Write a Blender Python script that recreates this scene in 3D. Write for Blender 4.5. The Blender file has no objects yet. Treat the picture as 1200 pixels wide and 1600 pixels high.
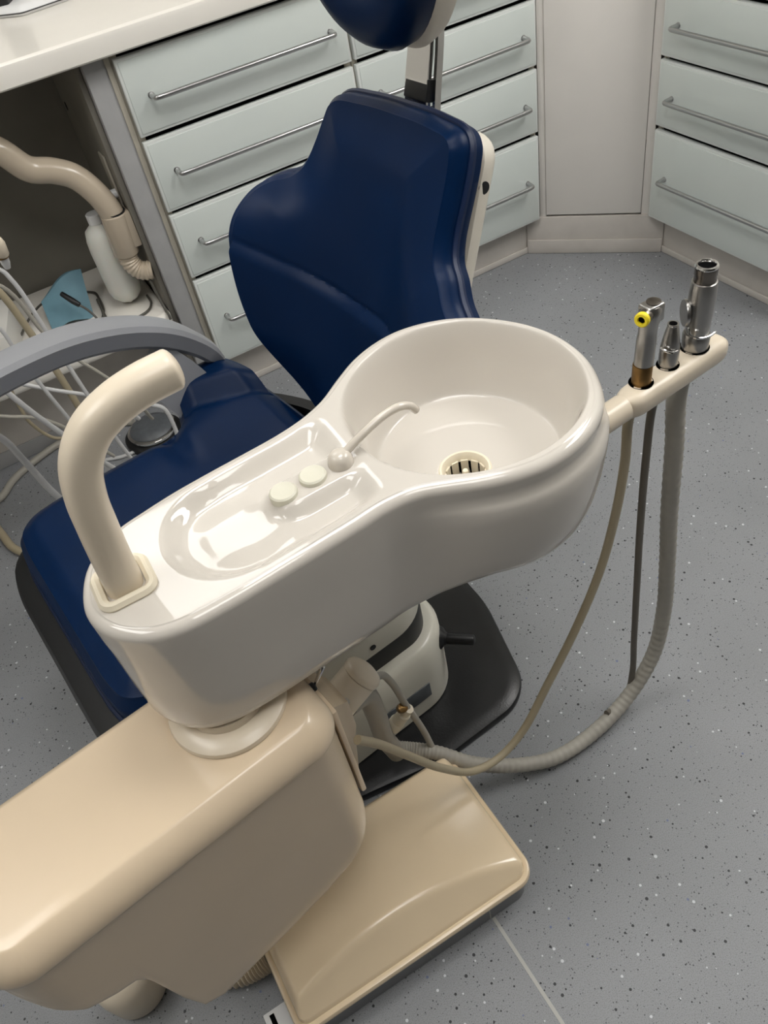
import bpy, bmesh, math, random
import numpy as np
from mathutils import Matrix, Vector

random.seed(4)
SC = bpy.context.scene
COL = SC.collection

# ------------------------------------------------------------------ camera, world, exposure
FPX = 1277.85                      # focal length in pixels of the 1200 x 1600 frame
cam_data = bpy.data.cameras.new('camera')
cam_data.sensor_fit = 'VERTICAL'
cam_data.sensor_height = 32.0
cam_data.lens = FPX / 1600.0 * 32.0
cam_data.clip_start = 0.02
cam = bpy.data.objects.new('camera', cam_data)
COL.objects.link(cam)
R_CW = ((0.854, -0.496, -0.155), (-0.455, -0.569, -0.685), (0.251, 0.656, -0.712))   # rows: image right, image down, forward
_r = Vector(R_CW[0]); _f = Vector(R_CW[2]).normalized()
_r = (_r - _f * _r.dot(_f)).normalized(); _d = _f.cross(_r)
cam.matrix_world = Matrix(((_r.x, -_d.x, -_f.x, 0.0), (_r.y, -_d.y, -_f.y, 0.0), (_r.z, -_d.z, -_f.z, 1.5), (0, 0, 0, 1)))
SC.camera = cam

world = bpy.data.worlds.new('world'); SC.world = world
world.use_nodes = True
world.node_tree.nodes['Background'].inputs[0].default_value = (0.9, 0.95, 1.0, 1)
world.node_tree.nodes['Background'].inputs[1].default_value = 0.02

SC.view_settings.view_transform = 'Standard'
SC.view_settings.look = 'None'
SC.view_settings.exposure = 0.0
SC.view_settings.gamma = 1.0
SC.view_settings.use_curve_mapping = False

# ceiling panels: x, y, half size x, half size y, emission strength, what they hang over
PANELS = [(0.18, 2.36, .295, .295, 5.0, 'left worktop'), (0.50, 0.92, .295, .295, 11.0, 'dental chair'), (1.95, 0.45, .295, .595, 13.0, 'drawers at the right edge'), (-1.10, 0.95, .295, .595, 7.0, 'floor left of the chair'), (0.20, 0.02, .295, .295, 7.0, 'front of the spittoon unit')]
CEIL = 2.5

# ------------------------------------------------------------------ materials
def s2l(c):
    return tuple(((v / 255) / 12.92 if v / 255 <= 0.04045 else ((v / 255 + 0.055) / 1.055) ** 2.4) for v in c)

def mat(name, rgb, rough=0.4, metal=0.0, coat=0.0, var=0.06, vscale=9.0, bump=0.0, bscale=200.0, spec=0.5, trans=0.0, emit=0.0, coat_rough=0.05, sss=0.0):
    m = bpy.data.materials.new(name); m.use_nodes = True
    nt = m.node_tree; b = nt.nodes['Principled BSDF']
    b.inputs['Roughness'].default_value = rough
    b.inputs['Metallic'].default_value = metal
    b.inputs['Coat Weight'].default_value = coat
    b.inputs['Coat Roughness'].default_value = coat_rough
    b.inputs['Specular IOR Level'].default_value = spec
    b.inputs['Transmission Weight'].default_value = trans
    b.inputs['Subsurface Weight'].default_value = sss
    tc = nt.nodes.new('ShaderNodeTexCoord')
    nz = nt.nodes.new('ShaderNodeTexNoise'); nz.inputs['Scale'].default_value = vscale; nz.inputs['Detail'].default_value = 5
    nt.links.new(tc.outputs['Object'], nz.inputs['Vector'])
    cr = nt.nodes.new('ShaderNodeValToRGB')
    lo = tuple(max(0, c * (1 - var)) for c in rgb); hi = tuple(min(1, c * (1 + var)) for c in rgb)
    cr.color_ramp.elements[0].position = 0.3; cr.color_ramp.elements[0].color = (*lo, 1)
    cr.color_ramp.elements[1].position = 0.7; cr.color_ramp.elements[1].color = (*hi, 1)
    nt.links.new(nz.outputs['Fac'], cr.inputs['Fac'])
    nt.links.new(cr.outputs['Color'], b.inputs['Base Color'])
    if emit:
        b.inputs['Emission Color'].default_value = (*rgb, 1); b.inputs['Emission Strength'].default_value = emit
    if bump:
        n2 = nt.nodes.new('ShaderNodeTexNoise'); n2.inputs['Scale'].default_value = bscale; n2.inputs['Detail'].default_value = 3
        nt.links.new(tc.outputs['Object'], n2.inputs['Vector'])
        bp = nt.nodes.new('ShaderNodeBump'); bp.inputs['Strength'].default_value = bump; bp.inputs['Distance'].default_value = 0.001
        nt.links.new(n2.outputs['Fac'], bp.inputs['Height']); nt.links.new(bp.outputs['Normal'], b.inputs['Normal'])
    return m

M = {}
M['basin'] = mat('glazed_basin', s2l((210, 204, 195)), 0.05, coat=0.25, coat_rough=0.02, var=0.012)
M['beige'] = mat('beige_enamel', s2l((220, 200, 172)), 0.26, coat=0.3, coat_rough=0.07, var=0.03, vscale=5)
M['beige_light'] = mat('beige_plastic', s2l((226, 213, 192)), 0.30, coat=0.1, var=0.02)
M['beige_cover'] = mat('yellowed_plastic', s2l((236, 215, 182)), 0.20, coat=0.35, coat_rough=0.06, var=0.04, vscale=4)
M['cream_rubber'] = mat('cream_rubber', s2l((232, 222, 200)), 0.5, var=0.02)
M['button'] = mat('button_cream', s2l((220, 217, 200)), 0.45, var=0.02)
M['spout'] = mat('spout_enamel', s2l((212, 204, 192)), 0.18, coat=0.4, var=0.02)
M['leather'] = mat('blue_vinyl', (.0008, .0130, .052), 0.36, var=0.10, vscale=7, bump=0.05, bscale=420, spec=0.15)
M['piping'] = mat('blue_piping', (.0015, .0115, .050), 0.40, var=0.05)
M['black'] = mat('black_plastic', s2l((22, 23, 25)), 0.45, var=0.1)
M['hole_shade'] = mat('recess_shade', s2l((6, 6, 7)), 0.9, var=0.05, spec=0.05)  # near-black colour stands in for the shade inside holes, slots and gaps
M['plate'] = mat('black_floor_plate', s2l((22, 23, 25)), 0.32, var=0.35, vscale=12, bump=0.35, bscale=260)
M['cream'] = mat('cream_moulding', s2l((220, 217, 204)), 0.30, coat=0.1, var=0.025)
M['shell'] = mat('ivory_shell', s2l((226, 220, 207)), 0.35, var=0.02)
M['steel'] = mat('brushed_steel', (0.42, 0.41, 0.395), 0.28, metal=1.0, var=0.06, vscale=60)
M['chrome'] = mat('chrome', (0.72, 0.72, 0.72), 0.10, metal=1.0, var=0.03)
M['darksteel'] = mat('dark_steel', (0.20, 0.18, 0.16), 0.25, metal=1.0, var=0.1)
M['handle'] = mat('satin_handle', (0.50, 0.50, 0.50), 0.28, metal=1.0, var=0.04)
M['brass'] = mat('old_brass', (0.30, 0.18, 0.07), 0.35, metal=1.0, var=0.2, vscale=30)
M['yellow'] = mat('yellow_plastic', s2l((245, 222, 40)), 0.4, var=0.03)
M['hose_beige'] = mat('hose_beige', s2l((176, 164, 138)), 0.42, var=0.05)
M['hose_grey'] = mat('hose_grey', s2l((170, 166, 156)), 0.5, var=0.05)
M['hose_dark'] = mat('hose_dark', s2l((104, 98, 88)), 0.45, var=0.06)
M['hose_white'] = mat('hose_white', s2l((212, 212, 212)), 0.45, var=0.03)
M['cable'] = mat('cable_grey', s2l((84, 82, 76)), 0.5, var=0.05)
M['armrest'] = mat('grey_armrest', s2l((150, 152, 157)), 0.40, var=0.03)
M['drawer'] = mat('pale_green_glass', s2l((220, 227, 223)), 0.08, coat=0.5, var=0.008)
M['drawer_frame'] = mat('drawer_frame', s2l((226, 230, 227)), 0.25, var=0.01)
M['carcass'] = mat('grey_carcass', s2l((168, 168, 168)), 0.5, var=0.05, vscale=20)
M['carcass_edge'] = mat('beige_edge', s2l((176, 170, 156)), 0.5, var=0.04)
M['panel'] = mat('white_laminate', s2l((236, 231, 225)), 0.4, var=0.015)
M['plinth'] = mat('plinth_laminate', s2l((208, 202, 195)), 0.5, var=0.05, vscale=14)
M['worktop'] = mat('white_worktop', s2l((240, 236, 228)), 0.22, coat=0.1, var=0.012)
M['wall_dim'] = mat('low_bounce_wall', s2l((84, 82, 79)), 0.7, var=0.02)  # unseen wall behind the camera, coloured dark to cut its bounce light
M['wall'] = mat('painted_wall', s2l((214, 211, 204)), 0.6, var=0.02)
M['ceiling'] = mat('ceiling_white', s2l((228, 228, 224)), 0.8, var=0.02)
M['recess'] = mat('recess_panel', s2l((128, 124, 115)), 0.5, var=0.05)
M['bottle'] = mat('bottle_plastic', s2l((226, 226, 218)), 0.4, var=0.02, sss=0.1)
M['paper'] = mat('white_card', s2l((224, 222, 216)), 0.6, var=0.02)
M['pouch'] = mat('blue_paper', s2l((104, 143, 158)), 0.6, var=0.07, vscale=25)
M['tubebeige'] = mat('beige_pipe', s2l((196, 182, 162)), 0.22, coat=0.2, var=0.02)
M['white'] = mat('white_plastic', s2l((232, 232, 232)), 0.35, var=0.015)
M['label'] = mat('grey_label', s2l((92, 96, 100)), 0.4, var=0.15, vscale=60)
M['frame'] = mat('white_frame', s2l((230, 230, 230)), 0.5, var=0.01)
M['weld'] = mat('weld_rod', s2l((178, 177, 172)), 0.5, var=0.03)
M['base_vinyl'] = mat('plinth_vinyl', s2l((128, 129, 131)), 0.45, var=0.05, vscale=80)

def floor_material():
    m = bpy.data.materials.new('speckled_vinyl'); m.use_nodes = True
    nt = m.node_tree; b = nt.nodes['Principled BSDF']; L = nt.links.new
    tc = nt.nodes.new('ShaderNodeTexCoord')
    def ramp(src, stops):
        r = nt.nodes.new('ShaderNodeValToRGB')
        while len(r.color_ramp.elements) < len(stops): r.color_ramp.elements.new(0.5)
        for e, (p, c) in zip(r.color_ramp.elements, stops): e.position = p; e.color = (*c, 1)
        L(src, r.inputs['Fac']); return r.outputs['Color']
    def mix(fac, a, c):
        x = nt.nodes.new('ShaderNodeMix'); x.data_type = 'RGBA'
        L(fac, x.inputs[0])
        for v, i in ((a, 6), (c, 7)):
            if isinstance(v, tuple): x.inputs[i].default_value = (*v, 1)
            else: L(v, x.inputs[i])
        return x.outputs[2]
    def noise(scale, detail=2):
        n = nt.nodes.new('ShaderNodeTexNoise'); n.inputs['Scale'].default_value = scale; n.inputs['Detail'].default_value = detail
        L(tc.outputs['Object'], n.inputs['Vector']); return n.outputs['Fac']
    def flecks(scale, radius, frac):
        v = nt.nodes.new('ShaderNodeTexVoronoi'); v.inputs['Scale'].default_value = scale
        L(tc.outputs['Object'], v.inputs['Vector'])
        sx = nt.nodes.new('ShaderNodeSeparateColor'); L(v.outputs['Color'], sx.inputs['Color'])
        rr = nt.nodes.new('ShaderNodeMath'); rr.operation = 'MULTIPLY_ADD'; L(sx.outputs['Green'], rr.inputs[0]); rr.inputs[1].default_value = radius * 0.6; rr.inputs[2].default_value = radius * 0.45
        lt = nt.nodes.new('ShaderNodeMath'); lt.operation = 'LESS_THAN'; L(v.outputs['Distance'], lt.inputs[0]); L(rr.outputs[0], lt.inputs[1])
        l2 = nt.nodes.new('ShaderNodeMath'); l2.operation = 'LESS_THAN'; L(sx.outputs['Red'], l2.inputs[0]); l2.inputs[1].default_value = frac
        mu = nt.nodes.new('ShaderNodeMath'); mu.operation = 'MULTIPLY'; L(lt.outputs[0], mu.inputs[0]); L(l2.outputs[0], mu.inputs[1])
        return mu.outputs[0]
    base = ramp(noise(3.0, 6), [(0.3, s2l((142, 144, 147))), (0.7, s2l((152, 154, 157)))])
    grain = ramp(noise(620.0, 2), [(0.36, (0.60, 0.60, 0.60)), (0.50, (1, 1, 1))])
    mul = nt.nodes.new('ShaderNodeMix'); mul.data_type = 'RGBA'; mul.blend_type = 'MULTIPLY'; mul.inputs[0].default_value = 0.75
    L(base, mul.inputs[6]); L(grain, mul.inputs[7])
    c = mul.outputs[2]
    c = mix(flecks(250.0, 0.34, 0.20), c, s2l((84, 86, 90)))
    c = mix(flecks(105.0, 0.28, 0.14), c, s2l((52, 53, 56)))
    c = mix(flecks(92.0, 0.25, 0.09), c, s2l((206, 208, 212)))
    c = mix(flecks(60.0, 0.15, 0.05), c, s2l((110, 118, 148)))
    L(c, b.inputs['Base Color'])
    b.inputs['Roughness'].default_value = 0.46
    b.inputs['Specular IOR Level'].default_value = 0.35
    bp = nt.nodes.new('ShaderNodeBump'); bp.inputs['Strength'].default_value = 0.12; bp.inputs['Distance'].default_value = 0.001
    L(noise(300.0, 2), bp.inputs['Height']); L(bp.outputs['Normal'], b.inputs['Normal'])
    return m
M['floor'] = floor_material()

# ------------------------------------------------------------------ geometry helpers
class G:
    """collects vertices and faces for ONE mesh object"""
    def __init__(self): self.v = []; self.f = []
    def add(self, v, f):
        o = len(self.v); self.v += [tuple(map(float, p)) for p in v]; self.f += [tuple(i + o for i in q) for q in f]; return self
    def loft(self, rings, closed=True, cap0=True, cap1=True, loop=False):
        n = len(rings[0]); v = [p for r in rings for p in r]; f = []
        K = len(rings)
        for i in range(K if loop else K - 1):
            a = i * n; c = ((i + 1) % K) * n
            for j in range(n if closed else n - 1):
                k = (j + 1) % n
                f.append((a + j, a + k, c + k, c + j))
        if not loop and closed:
            if cap0: f.append(tuple(range(n - 1, -1, -1)))
            if cap1: f.append(tuple(range((K - 1) * n, K * n)))
        return self.add(v, f)
    def box(self, x0, x1, y0, y1, z0, z1, bev=0.002, seg=2, rot=None):
        bm = bmesh.new(); bmesh.ops.create_cube(bm, size=1)
        for p in bm.verts: p.co = Vector(((x0 + x1) / 2 + p.co.x * (x1 - x0), (y0 + y1) / 2 + p.co.y * (y1 - y0), (z0 + z1) / 2 + p.co.z * (z1 - z0)))
        if bev: bmesh.ops.bevel(bm, geom=bm.edges[:], offset=bev, segments=seg, profile=0.5, affect='EDGES')
        bm.verts.index_update()
        v = [p.co.copy() for p in bm.verts]
        if rot is not None: v = [rot @ p for p in v]
        f = [tuple(q.index for q in fc.verts) for fc in bm.faces]; bm.free()
        return self.add(v, f)
    def tube(self, path, r, n=12, section=None, up=None, cap_round=0, closed=False):
        """sweep; r number or list; section: list of (a, b) unit offsets"""
        P = np.array(path, float); K = len(P)
        R = np.full(K, r) if np.isscalar(r) else np.interp(np.linspace(0, 1, K), np.linspace(0, 1, len(r)), r)
        if closed: T = np.roll(P, -1, 0) - np.roll(P, 1, 0)
        else: T = np.gradient(P, axis=0)
        T /= np.linalg.norm(T, axis=1)[:, None]
        if section is None: section = [(math.cos(2 * math.pi * j / n), math.sin(2 * math.pi * j / n)) for j in range(n)]
        u = np.array(up, float) if up is not None else (np.array([0, 0, 1.0]) if abs(T[0][2]) < 0.9 else np.array([1.0, 0, 0]))
        A = None; rings = []
        for i in range(K):
            if up is not None: A = u - T[i] * (u @ T[i])
            else:
                A = (u if A is None else A); A = A - T[i] * (A @ T[i])
            A = A / np.linalg.norm(A); B = np.cross(T[i], A)
            rings.append([P[i] + R[i] * (a * A + b * B) for a, b in section])
        if cap_round and not closed:
            def capr(i, sgn):
                out = []; c = P[i]; ring = np.array(rings[i])
                for k in range(1, cap_round + 1):
                    ph = k / (cap_round + 0.4) * math.pi / 2
                    out.append(c + (ring - c) * math.cos(ph) + sgn * T[i] * R[i] * 0.45 * math.sin(ph))
                return out
            rings = [list(x) for x in capr(0, -1)][::-1] + rings + [list(x) for x in capr(K - 1, 1)]
        return self.loft(rings, True, True, True, loop=closed)
    def lathe(self, prof, c=(0, 0, 0), axis=(0, 0, 1), n=32, cap=True):
        ax = Vector(axis).normalized(); q = Vector((0, 0, 1)).rotation_difference(ax)
        rings = [[Vector(c) + q @ Vector((r * math.cos(2 * math.pi * j / n), r * math.sin(2 * math.pi * j / n), z)) for j in range(n)] for r, z in prof]
        return self.loft(rings, True, cap, cap)
    def prism(self, poly, prof, cap0=True, cap1=True):
        """poly: dense CCW outline; prof: list of (outward offset, z)"""
        P = np.array(poly, float); Nn = normals2(P)
        return self.loft([[(*(P[j] + Nn[j] * o), z) for j in range(len(P))] for o, z in prof], True, cap0, cap1)
    def xform(self, mtx):
        self.v = [tuple(mtx @ Vector(p)) for p in self.v]; return self

def normals2(P):
    T = np.roll(P, -1, 0) - np.roll(P, 1, 0); T /= np.maximum(np.linalg.norm(T, axis=1)[:, None], 1e-9)
    return np.stack([T[:, 1], -T[:, 0]], 1)

def spline(pts, n=40, closed=False):
    P = np.array(pts, float); K = len(P); out = []
    idx = (lambda i: i % K) if closed else (lambda i: min(max(i, 0), K - 1))
    segs = K if closed else K - 1
    ts = np.linspace(0, segs, n, endpoint=not closed)
    for t in ts:
        i = min(int(t), segs - 1); u = t - i
        p0, p1, p2, p3 = P[idx(i - 1)], P[idx(i)], P[idx(i + 1)], P[idx(i + 2)]
        if not closed and i == 0: p0 = 2 * p1 - p2
        if not closed and i == K - 2: p3 = 2 * p2 - p1
        a0 = np.linalg.norm(p1 - p0) ** .5 + 1e-9; a1 = np.linalg.norm(p2 - p1) ** .5 + 1e-9; a2 = np.linalg.norm(p3 - p2) ** .5 + 1e-9
        m1 = (p1 - p0) / a0 - (p2 - p0) / (a0 + a1) + (p2 - p1) / a1
        m2 = (p2 - p1) / a1 - (p3 - p1) / (a1 + a2) + (p3 - p2) / a2
        m1 *= a1; m2 *= a1
        out.append((2 * u**3 - 3 * u**2 + 1) * p1 + (u**3 - 2 * u**2 + u) * m1 + (-2 * u**3 + 3 * u**2) * p2 + (u**3 - u**2) * m2)
    return np.array(out)

def resample(P, n, closed=True):
    P = np.array(P, float)
    Q = np.vstack([P, P[:1]]) if closed else P
    s = np.r_[0, np.cumsum(np.linalg.norm(np.diff(Q, axis=0), axis=1))]
    t = np.linspace(0, s[-1], n, endpoint=not closed)
    return np.stack([np.interp(t, s, Q[:, k]) for k in range(Q.shape[1])], 1)

def rpoly(pts, rad, seg=8):
    """polygon with rounded corners, CCW"""
    P = [np.array(p, float) for p in pts]; n = len(P); out = []
    for i in range(n):
        r = rad[i] if hasattr(rad, '__len__') else rad
        a, b, c = P[i - 1], P[i], P[(i + 1) % n]
        d1 = (a - b) / np.linalg.norm(a - b); d2 = (c - b) / np.linalg.norm(c - b)
        if r < 1e-5: out.append(b); continue
        ang = math.acos(max(-1, min(1, float(d1 @ d2)))); t = r / math.tan(ang / 2)
        t = min(t, 0.49 * np.linalg.norm(a - b), 0.49 * np.linalg.norm(c - b))
        rr = t * math.tan(ang / 2)
        ctr = b + (d1 + d2) / np.linalg.norm(d1 + d2) * (rr / math.sin(ang / 2))
        p1 = b + d1 * t; p2 = b + d2 * t
        a1 = math.atan2(*(p1 - ctr)[::-1]); a2 = math.atan2(*(p2 - ctr)[::-1])
        da = (a2 - a1 + math.pi) % (2 * math.pi) - math.pi
        for k in range(seg + 1): out.append(ctr + rr * np.array([math.cos(a1 + da * k / seg), math.sin(a1 + da * k / seg)]))
    return np.array(out)

def sst(a, b, x):
    t = np.clip((x - a) / (b - a), 0, 1); return t * t * (3 - 2 * t)

ORG = {}
def make(name, g, material, parent=None, org=None, rotz=0.0, smooth=True, angle=38, weld=False):
    me = bpy.data.meshes.new(name)
    if parent is not None: o3 = ORG[parent.name]
    else: o3 = np.array(org if org is not None else (0, 0, 0), float)
    me.from_pydata([tuple(np.array(p) - o3) for p in g.v], [], g.f)
    bm = bmesh.new(); bm.from_mesh(me)
    if weld: bmesh.ops.remove_doubles(bm, verts=bm.verts[:], dist=1e-5)
    bmesh.ops.recalc_face_normals(bm, faces=bm.faces[:]); bm.to_mesh(me); bm.free()
    if smooth:
        me.polygons.foreach_set('use_smooth', [True] * len(me.polygons))
        me.set_sharp_from_angle(angle=math.radians(angle))
    me.materials.append(material); me.update()
    ob = bpy.data.objects.new(name, me); COL.objects.link(ob)
    ORG[ob.name] = o3
    if parent is not None: ob.parent = parent
    else:
        c, s = math.cos(rotz), math.sin(rotz)
        ob.location = (o3[0] * c - o3[1] * s, o3[0] * s + o3[1] * c, o3[2]); ob.rotation_euler = (0, 0, rotz)
    return ob

def thing(name, label, cat, org=(0, 0, 0), rotz=0.0, group=None):
    o = bpy.data.objects.new(name, None); COL.objects.link(o); o.empty_display_size = 0.05
    c, s = math.cos(rotz), math.sin(rotz)
    o.location = (org[0] * c - org[1] * s, org[0] * s + org[1] * c, org[2]); o.rotation_euler = (0, 0, rotz)
    ORG[o.name] = np.array(org, float)
    tag(o, label, cat, group); return o

def tag(o, label=None, cat=None, group=None, kind=None):
    if label: o['label'] = label
    if cat: o['category'] = cat
    if group: o['group'] = group
    if kind: o['kind'] = kind
    return o

def copy_tree(src, parent=None, dloc=(0, 0, 0)):
    c = src.copy(); COL.objects.link(c); c.parent = parent
    c.location = Vector(src.location) + Vector(dloc)
    ORG[c.name] = ORG.get(src.name)
    for ch in list(src.children): copy_tree(ch, c)
    return c

# ------------------------------------------------------------------ room shell
def struct(name, g, m, smooth=False): return tag(make(name, g, m, smooth=smooth), kind='structure')
X0, X1, YB, YF = -2.2, 2.44, 2.70, -2.2
floor = struct('floor', G().box(X0 - .1, X1 + .1, YF - .1, YB + .1, -0.1, 0, 0), M['floor'])
struct('ceiling', G().box(X0 - .1, X1 + .1, YF - .1, YB + .1, CEIL, CEIL + .1, 0), M['ceiling'])
struct('wall_back', G().box(X0 - .1, X1 + .1, YB, YB + .1, 0, CEIL, 0), M['wall'])
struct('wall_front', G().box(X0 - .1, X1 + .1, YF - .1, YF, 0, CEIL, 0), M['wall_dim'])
struct('wall_left', G().box(X0 - .1, X0, YF, YB, 0, CEIL, 0), M['wall'])
struct('wall_right', G().box(X1, X1 + .1, YF, YB, 0, CEIL, 0), M['wall'])
# welded joint of the vinyl sheet
make('weld_seam', G().box(.1925, .1985, YF, .4295, .0, .0006, 0), M['weld'], floor)

for px, py, sx, sy, power, where in PANELS:
    t = thing('ceiling_light', 'flush ceiling light panel over the %s' % where, 'light', (px, py, CEIL - .012))
    make('frame', G().prism(rpoly([(px - sx - .015, py - sy - .015), (px + sx + .015, py - sy - .015), (px + sx + .015, py + sy + .015), (px - sx - .015, py + sy + .015)], .005, 3), [(0, CEIL), (0, CEIL - .012)]), M['frame'], t)
    make('diffuser', G().box(px - sx, px + sx, py - sy, py + sy, CEIL - .016, CEIL - .0125, 0), mat('light_diffuser', (1.0, 0.985, 0.96), 0.5, var=0.0, emit=power), t)

# ------------------------------------------------------------------ drawer cabinets
Y0 = 2.105                                       # plane of the drawer fronts on the back run
def handle_path(a, b, y, z, out=0.036):
    return spline([(a, y, z), (a, y - out * .55, z), (a + .004, y - out * .92, z), (a + .018, y - out, z), (a + .06, y - out, z), (b - .06, y - out, z), (b - .018, y - out, z), (b - .004, y - out * .92, z), (b, y - out * .55, z), (b, y, z)], 46)

def cabinet(label, xa, xb, divs, handles, org, rotz, depth=0.50, tops=True):
    """divs: top of the top drawer then the joints downward; local frame: x along the front, front plane y=0, body at y>0"""
    t = thing('drawer_cabinet', label, 'cabinet', org, rotz, 'pale green glass drawer cabinets')
    ox, oy = org[0], org[1]
    g = G().box(ox + xa + .004, ox + xb - .004, oy + .022, oy + depth, .135, .985, .001)
    make('carcass', g, M['hole_shade'], t)  # coloured black for the shade in the gaps between drawers
    for sx in (xa, xb - .018):
        make('side_edge', G().box(ox + sx, ox + sx + .018, oy + .0185, oy + depth - .002, .131, .988, .001), M['carcass_edge'], t)
    for k in range(len(divs) - 1):
        zt, zb = divs[k], divs[k + 1]
        gap = 0.0035 if k == 0 else [0, .007, .005, .008][min(k, 3)]
        d = make('drawer', G().box(ox + xa + .004, ox + xb - .003, oy, oy + .018, zb + .0035, zt - gap - .002, .0022, 2), M['drawer_frame'], t)
        make('glass_pane', G().box(ox + xa + .011, ox + xb - .010, oy - .0022, oy + .001, zb + .0105, zt - gap - .009, .0015, 2), M['drawer'], d)
        hz = handles[k]
        make('handle', G().tube([tuple(p) for p in handle_path(ox + xa + .062, ox + xb - .05, oy, hz)], .0062, 12), M['handle'], d)
        for hx in (ox + xa + .062, ox + xb - .05):
            make('handle_foot', G().lathe([(.0085, 0), (.0085, .003), (.0065, .004)], (hx, oy, hz), (0, -1, 0), 16), M['handle'], d)
    make('plinth', G().box(ox + xa + .002, ox + xb - .002, oy + .05, oy + .066, 0.002, .131, .001), M['plinth'], t)
    make('plinth_skirting', G().box(ox + xa + .002, ox + xb - .002, oy + .044, oy + .0495, 0.001, .022, .002), M['plinth'], t)
    return t
cabinet('drawer cabinet of four pale glass drawers left of the headrest, beside the recess', 0.402, 1.000, [.982, .797, .606, .416, .131], [.884, .703, .512, .275], (0, Y0, 0), 0)
cabinet('drawer cabinet of pale glass drawers behind the headrest, next to the blank corner panel', 1.002, 1.590, [.982, .797, .614, .421, .131], [.884, .703, .512, .275], (0, Y0, 0), 0)
# right run: its front faces -X.  rotation -90 degrees: local x -> -Y
XR = 1.836
def org_rot(wx, wy, rz):      # authored origin whose rotated place is (wx, wy)
    c, s = math.cos(-rz), math.sin(-rz); return (wx * c - wy * s, wx * s + wy * c, 0)
cabinet('drawer cabinet at the right edge with three long handles, facing left', 0.0, 0.600, [.982, .797, .614, .421, .131], [.884, .703, .512, .275], org_rot(XR, 1.868, -math.pi / 2), -math.pi / 2)
# blank corner unit between the two runs
ca, cb = np.array([1.606, 2.112]), np.array([1.838, 1.880])
t = thing('corner_cabinet', 'blank off-white corner panel between the two drawer cabinets', 'cabinet', (*((ca + cb) / 2), 0))
dv = (cb - ca) / np.linalg.norm(cb - ca); nv = np.array([dv[1], -dv[0]])
if nv @ np.array([-1, -1]) < 0: nv = -nv
def slab(a, b, n, th, z0, z1, bev=.0015):
    a, b = np.array(a), np.array(b); L = np.linalg.norm(b - a); d = (b - a) / L
    g = G().box(0, L, 0, th, z0, z1, bev)
    n = np.array(n)
    return g.xform(Matrix(((d[0], -n[0], 0, a[0]), (d[1], -n[1], 0, a[1]), (0, 0, 1, 0), (0, 0, 0, 1))))
make('door_panel', slab(ca + dv * .010 - nv * .002, cb - dv * .014 - nv * .002, nv, .018, .138, .985), M['panel'], t)
make('stile', slab(ca - dv * .012 - nv * .006, ca + dv * .009 - nv * .006, nv, .03, .131, .985), M['panel'], t)
make('stile', slab(cb - dv * .013 - nv * .006, cb + dv * .012 - nv * .006, nv, .03, .131, .985), M['panel'], t)
make('plinth', slab((1.566, 2.152), (1.882, 1.836), nv, .016, .001, .131), M['plinth'], t)
make('plinth_skirting', slab(np.array((1.568, 2.150)) + nv * .006, np.array((1.880, 1.838)) + nv * .006, nv, .005, .001, .05), M['plinth'], t)

# worktop: one continuous L-shaped slab with rounded front edge
wt = [(-2.19, 2.075), (1.594, 2.075), (1.806, 1.863), (1.806, 1.26), (2.43, 1.26), (2.43, 2.69), (-2.19, 2.69)]
wp = rpoly(wt, [.02, .03, .03, .02, .02, .02, .02], 6)
worktop = make('worktop', G().prism(wp, [(-.004, .992), (0, .996), (0, 1.030), (-.003, 1.038), (-.010, 1.042), (-.014, 1.042)]), M['worktop'], org=(-.2, 2.4, .992))
tag(worktop, 'long glossy white worktop with rounded front edge above the drawers', 'worktop')

# device standing on the worktop, top left corner
t = thing('desktop_device', 'white rounded device foot with black body at left end of the worktop', 'device', (.33, 2.50, 1.042))
dp = rpoly([(.245, 2.50), (.30, 2.445), (.43, 2.46), (.46, 2.60), (.24, 2.60)], .022, 6)
make('foot', G().prism(dp, [(-.004, 1.0425), (0, 1.047), (0, 1.052), (-.006, 1.058), (-.013, 1.063), (-.018, 1.064)]), M['white'], t)
make('dark_joint', G().prism(dp, [(.0015, 1.0485), (.0015, 1.0505)]), M['black'], t)
make('body', G().prism(rpoly([(.255, 2.51), (.285, 2.50), (.33, 2.59), (.255, 2.59)], .008, 4), [(0, 1.062), (0, 1.20), (-.01, 1.21)]), M['black'], t)

# ------------------------------------------------------------------ knee recess left of the drawers
t = thing('recess_unit', 'open recess with dark back panel and grey post left of the drawers', 'cabinet', (-.3, 2.4, 0))
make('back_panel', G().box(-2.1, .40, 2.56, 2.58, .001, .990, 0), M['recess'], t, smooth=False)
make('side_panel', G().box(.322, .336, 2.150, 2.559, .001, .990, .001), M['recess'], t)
make('post', G().box(.337, .400, 2.1235, 2.160, .001, .990, .0015), M['carcass'], t)
make('post_edge', G().box(.388, .4008, 2.119, 2.123, .131, .990, .0005), M['carcass_edge'], t)
make('kick_panel', G().box(-2.1, .321, 2.285, 2.300, .001, .300, .001), M['plinth'], t)
make('kick_skirting', G().box(-2.1, .321, 2.278, 2.2845, .001, .05, .001), M['carcass'], t)
g = G()
for bx, by, bz in ((.3215, 2.50, .80),): g.box(bx - .002, bx, by, by + .012, bz, bz + .02, .0005)
make('screw', g, M['black'], t)
make('bracket', G().box(.316, .3215, 2.20, 2.25, .58, .76, .002), M['carcass_edge'], t)
make('knob', G().lathe([(.012, 0), (.012, .012), (.009, .016), (.0, .016)], (.316, 2.205, .665), (-1, 0, 0), 20), M['white'], t)
shelf_poly = rpoly([(-2.1, 2.105), (.319, 2.105), (.319, 2.555), (-2.1, 2.555)], [.02, .03, .02, .02], 6)
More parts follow.
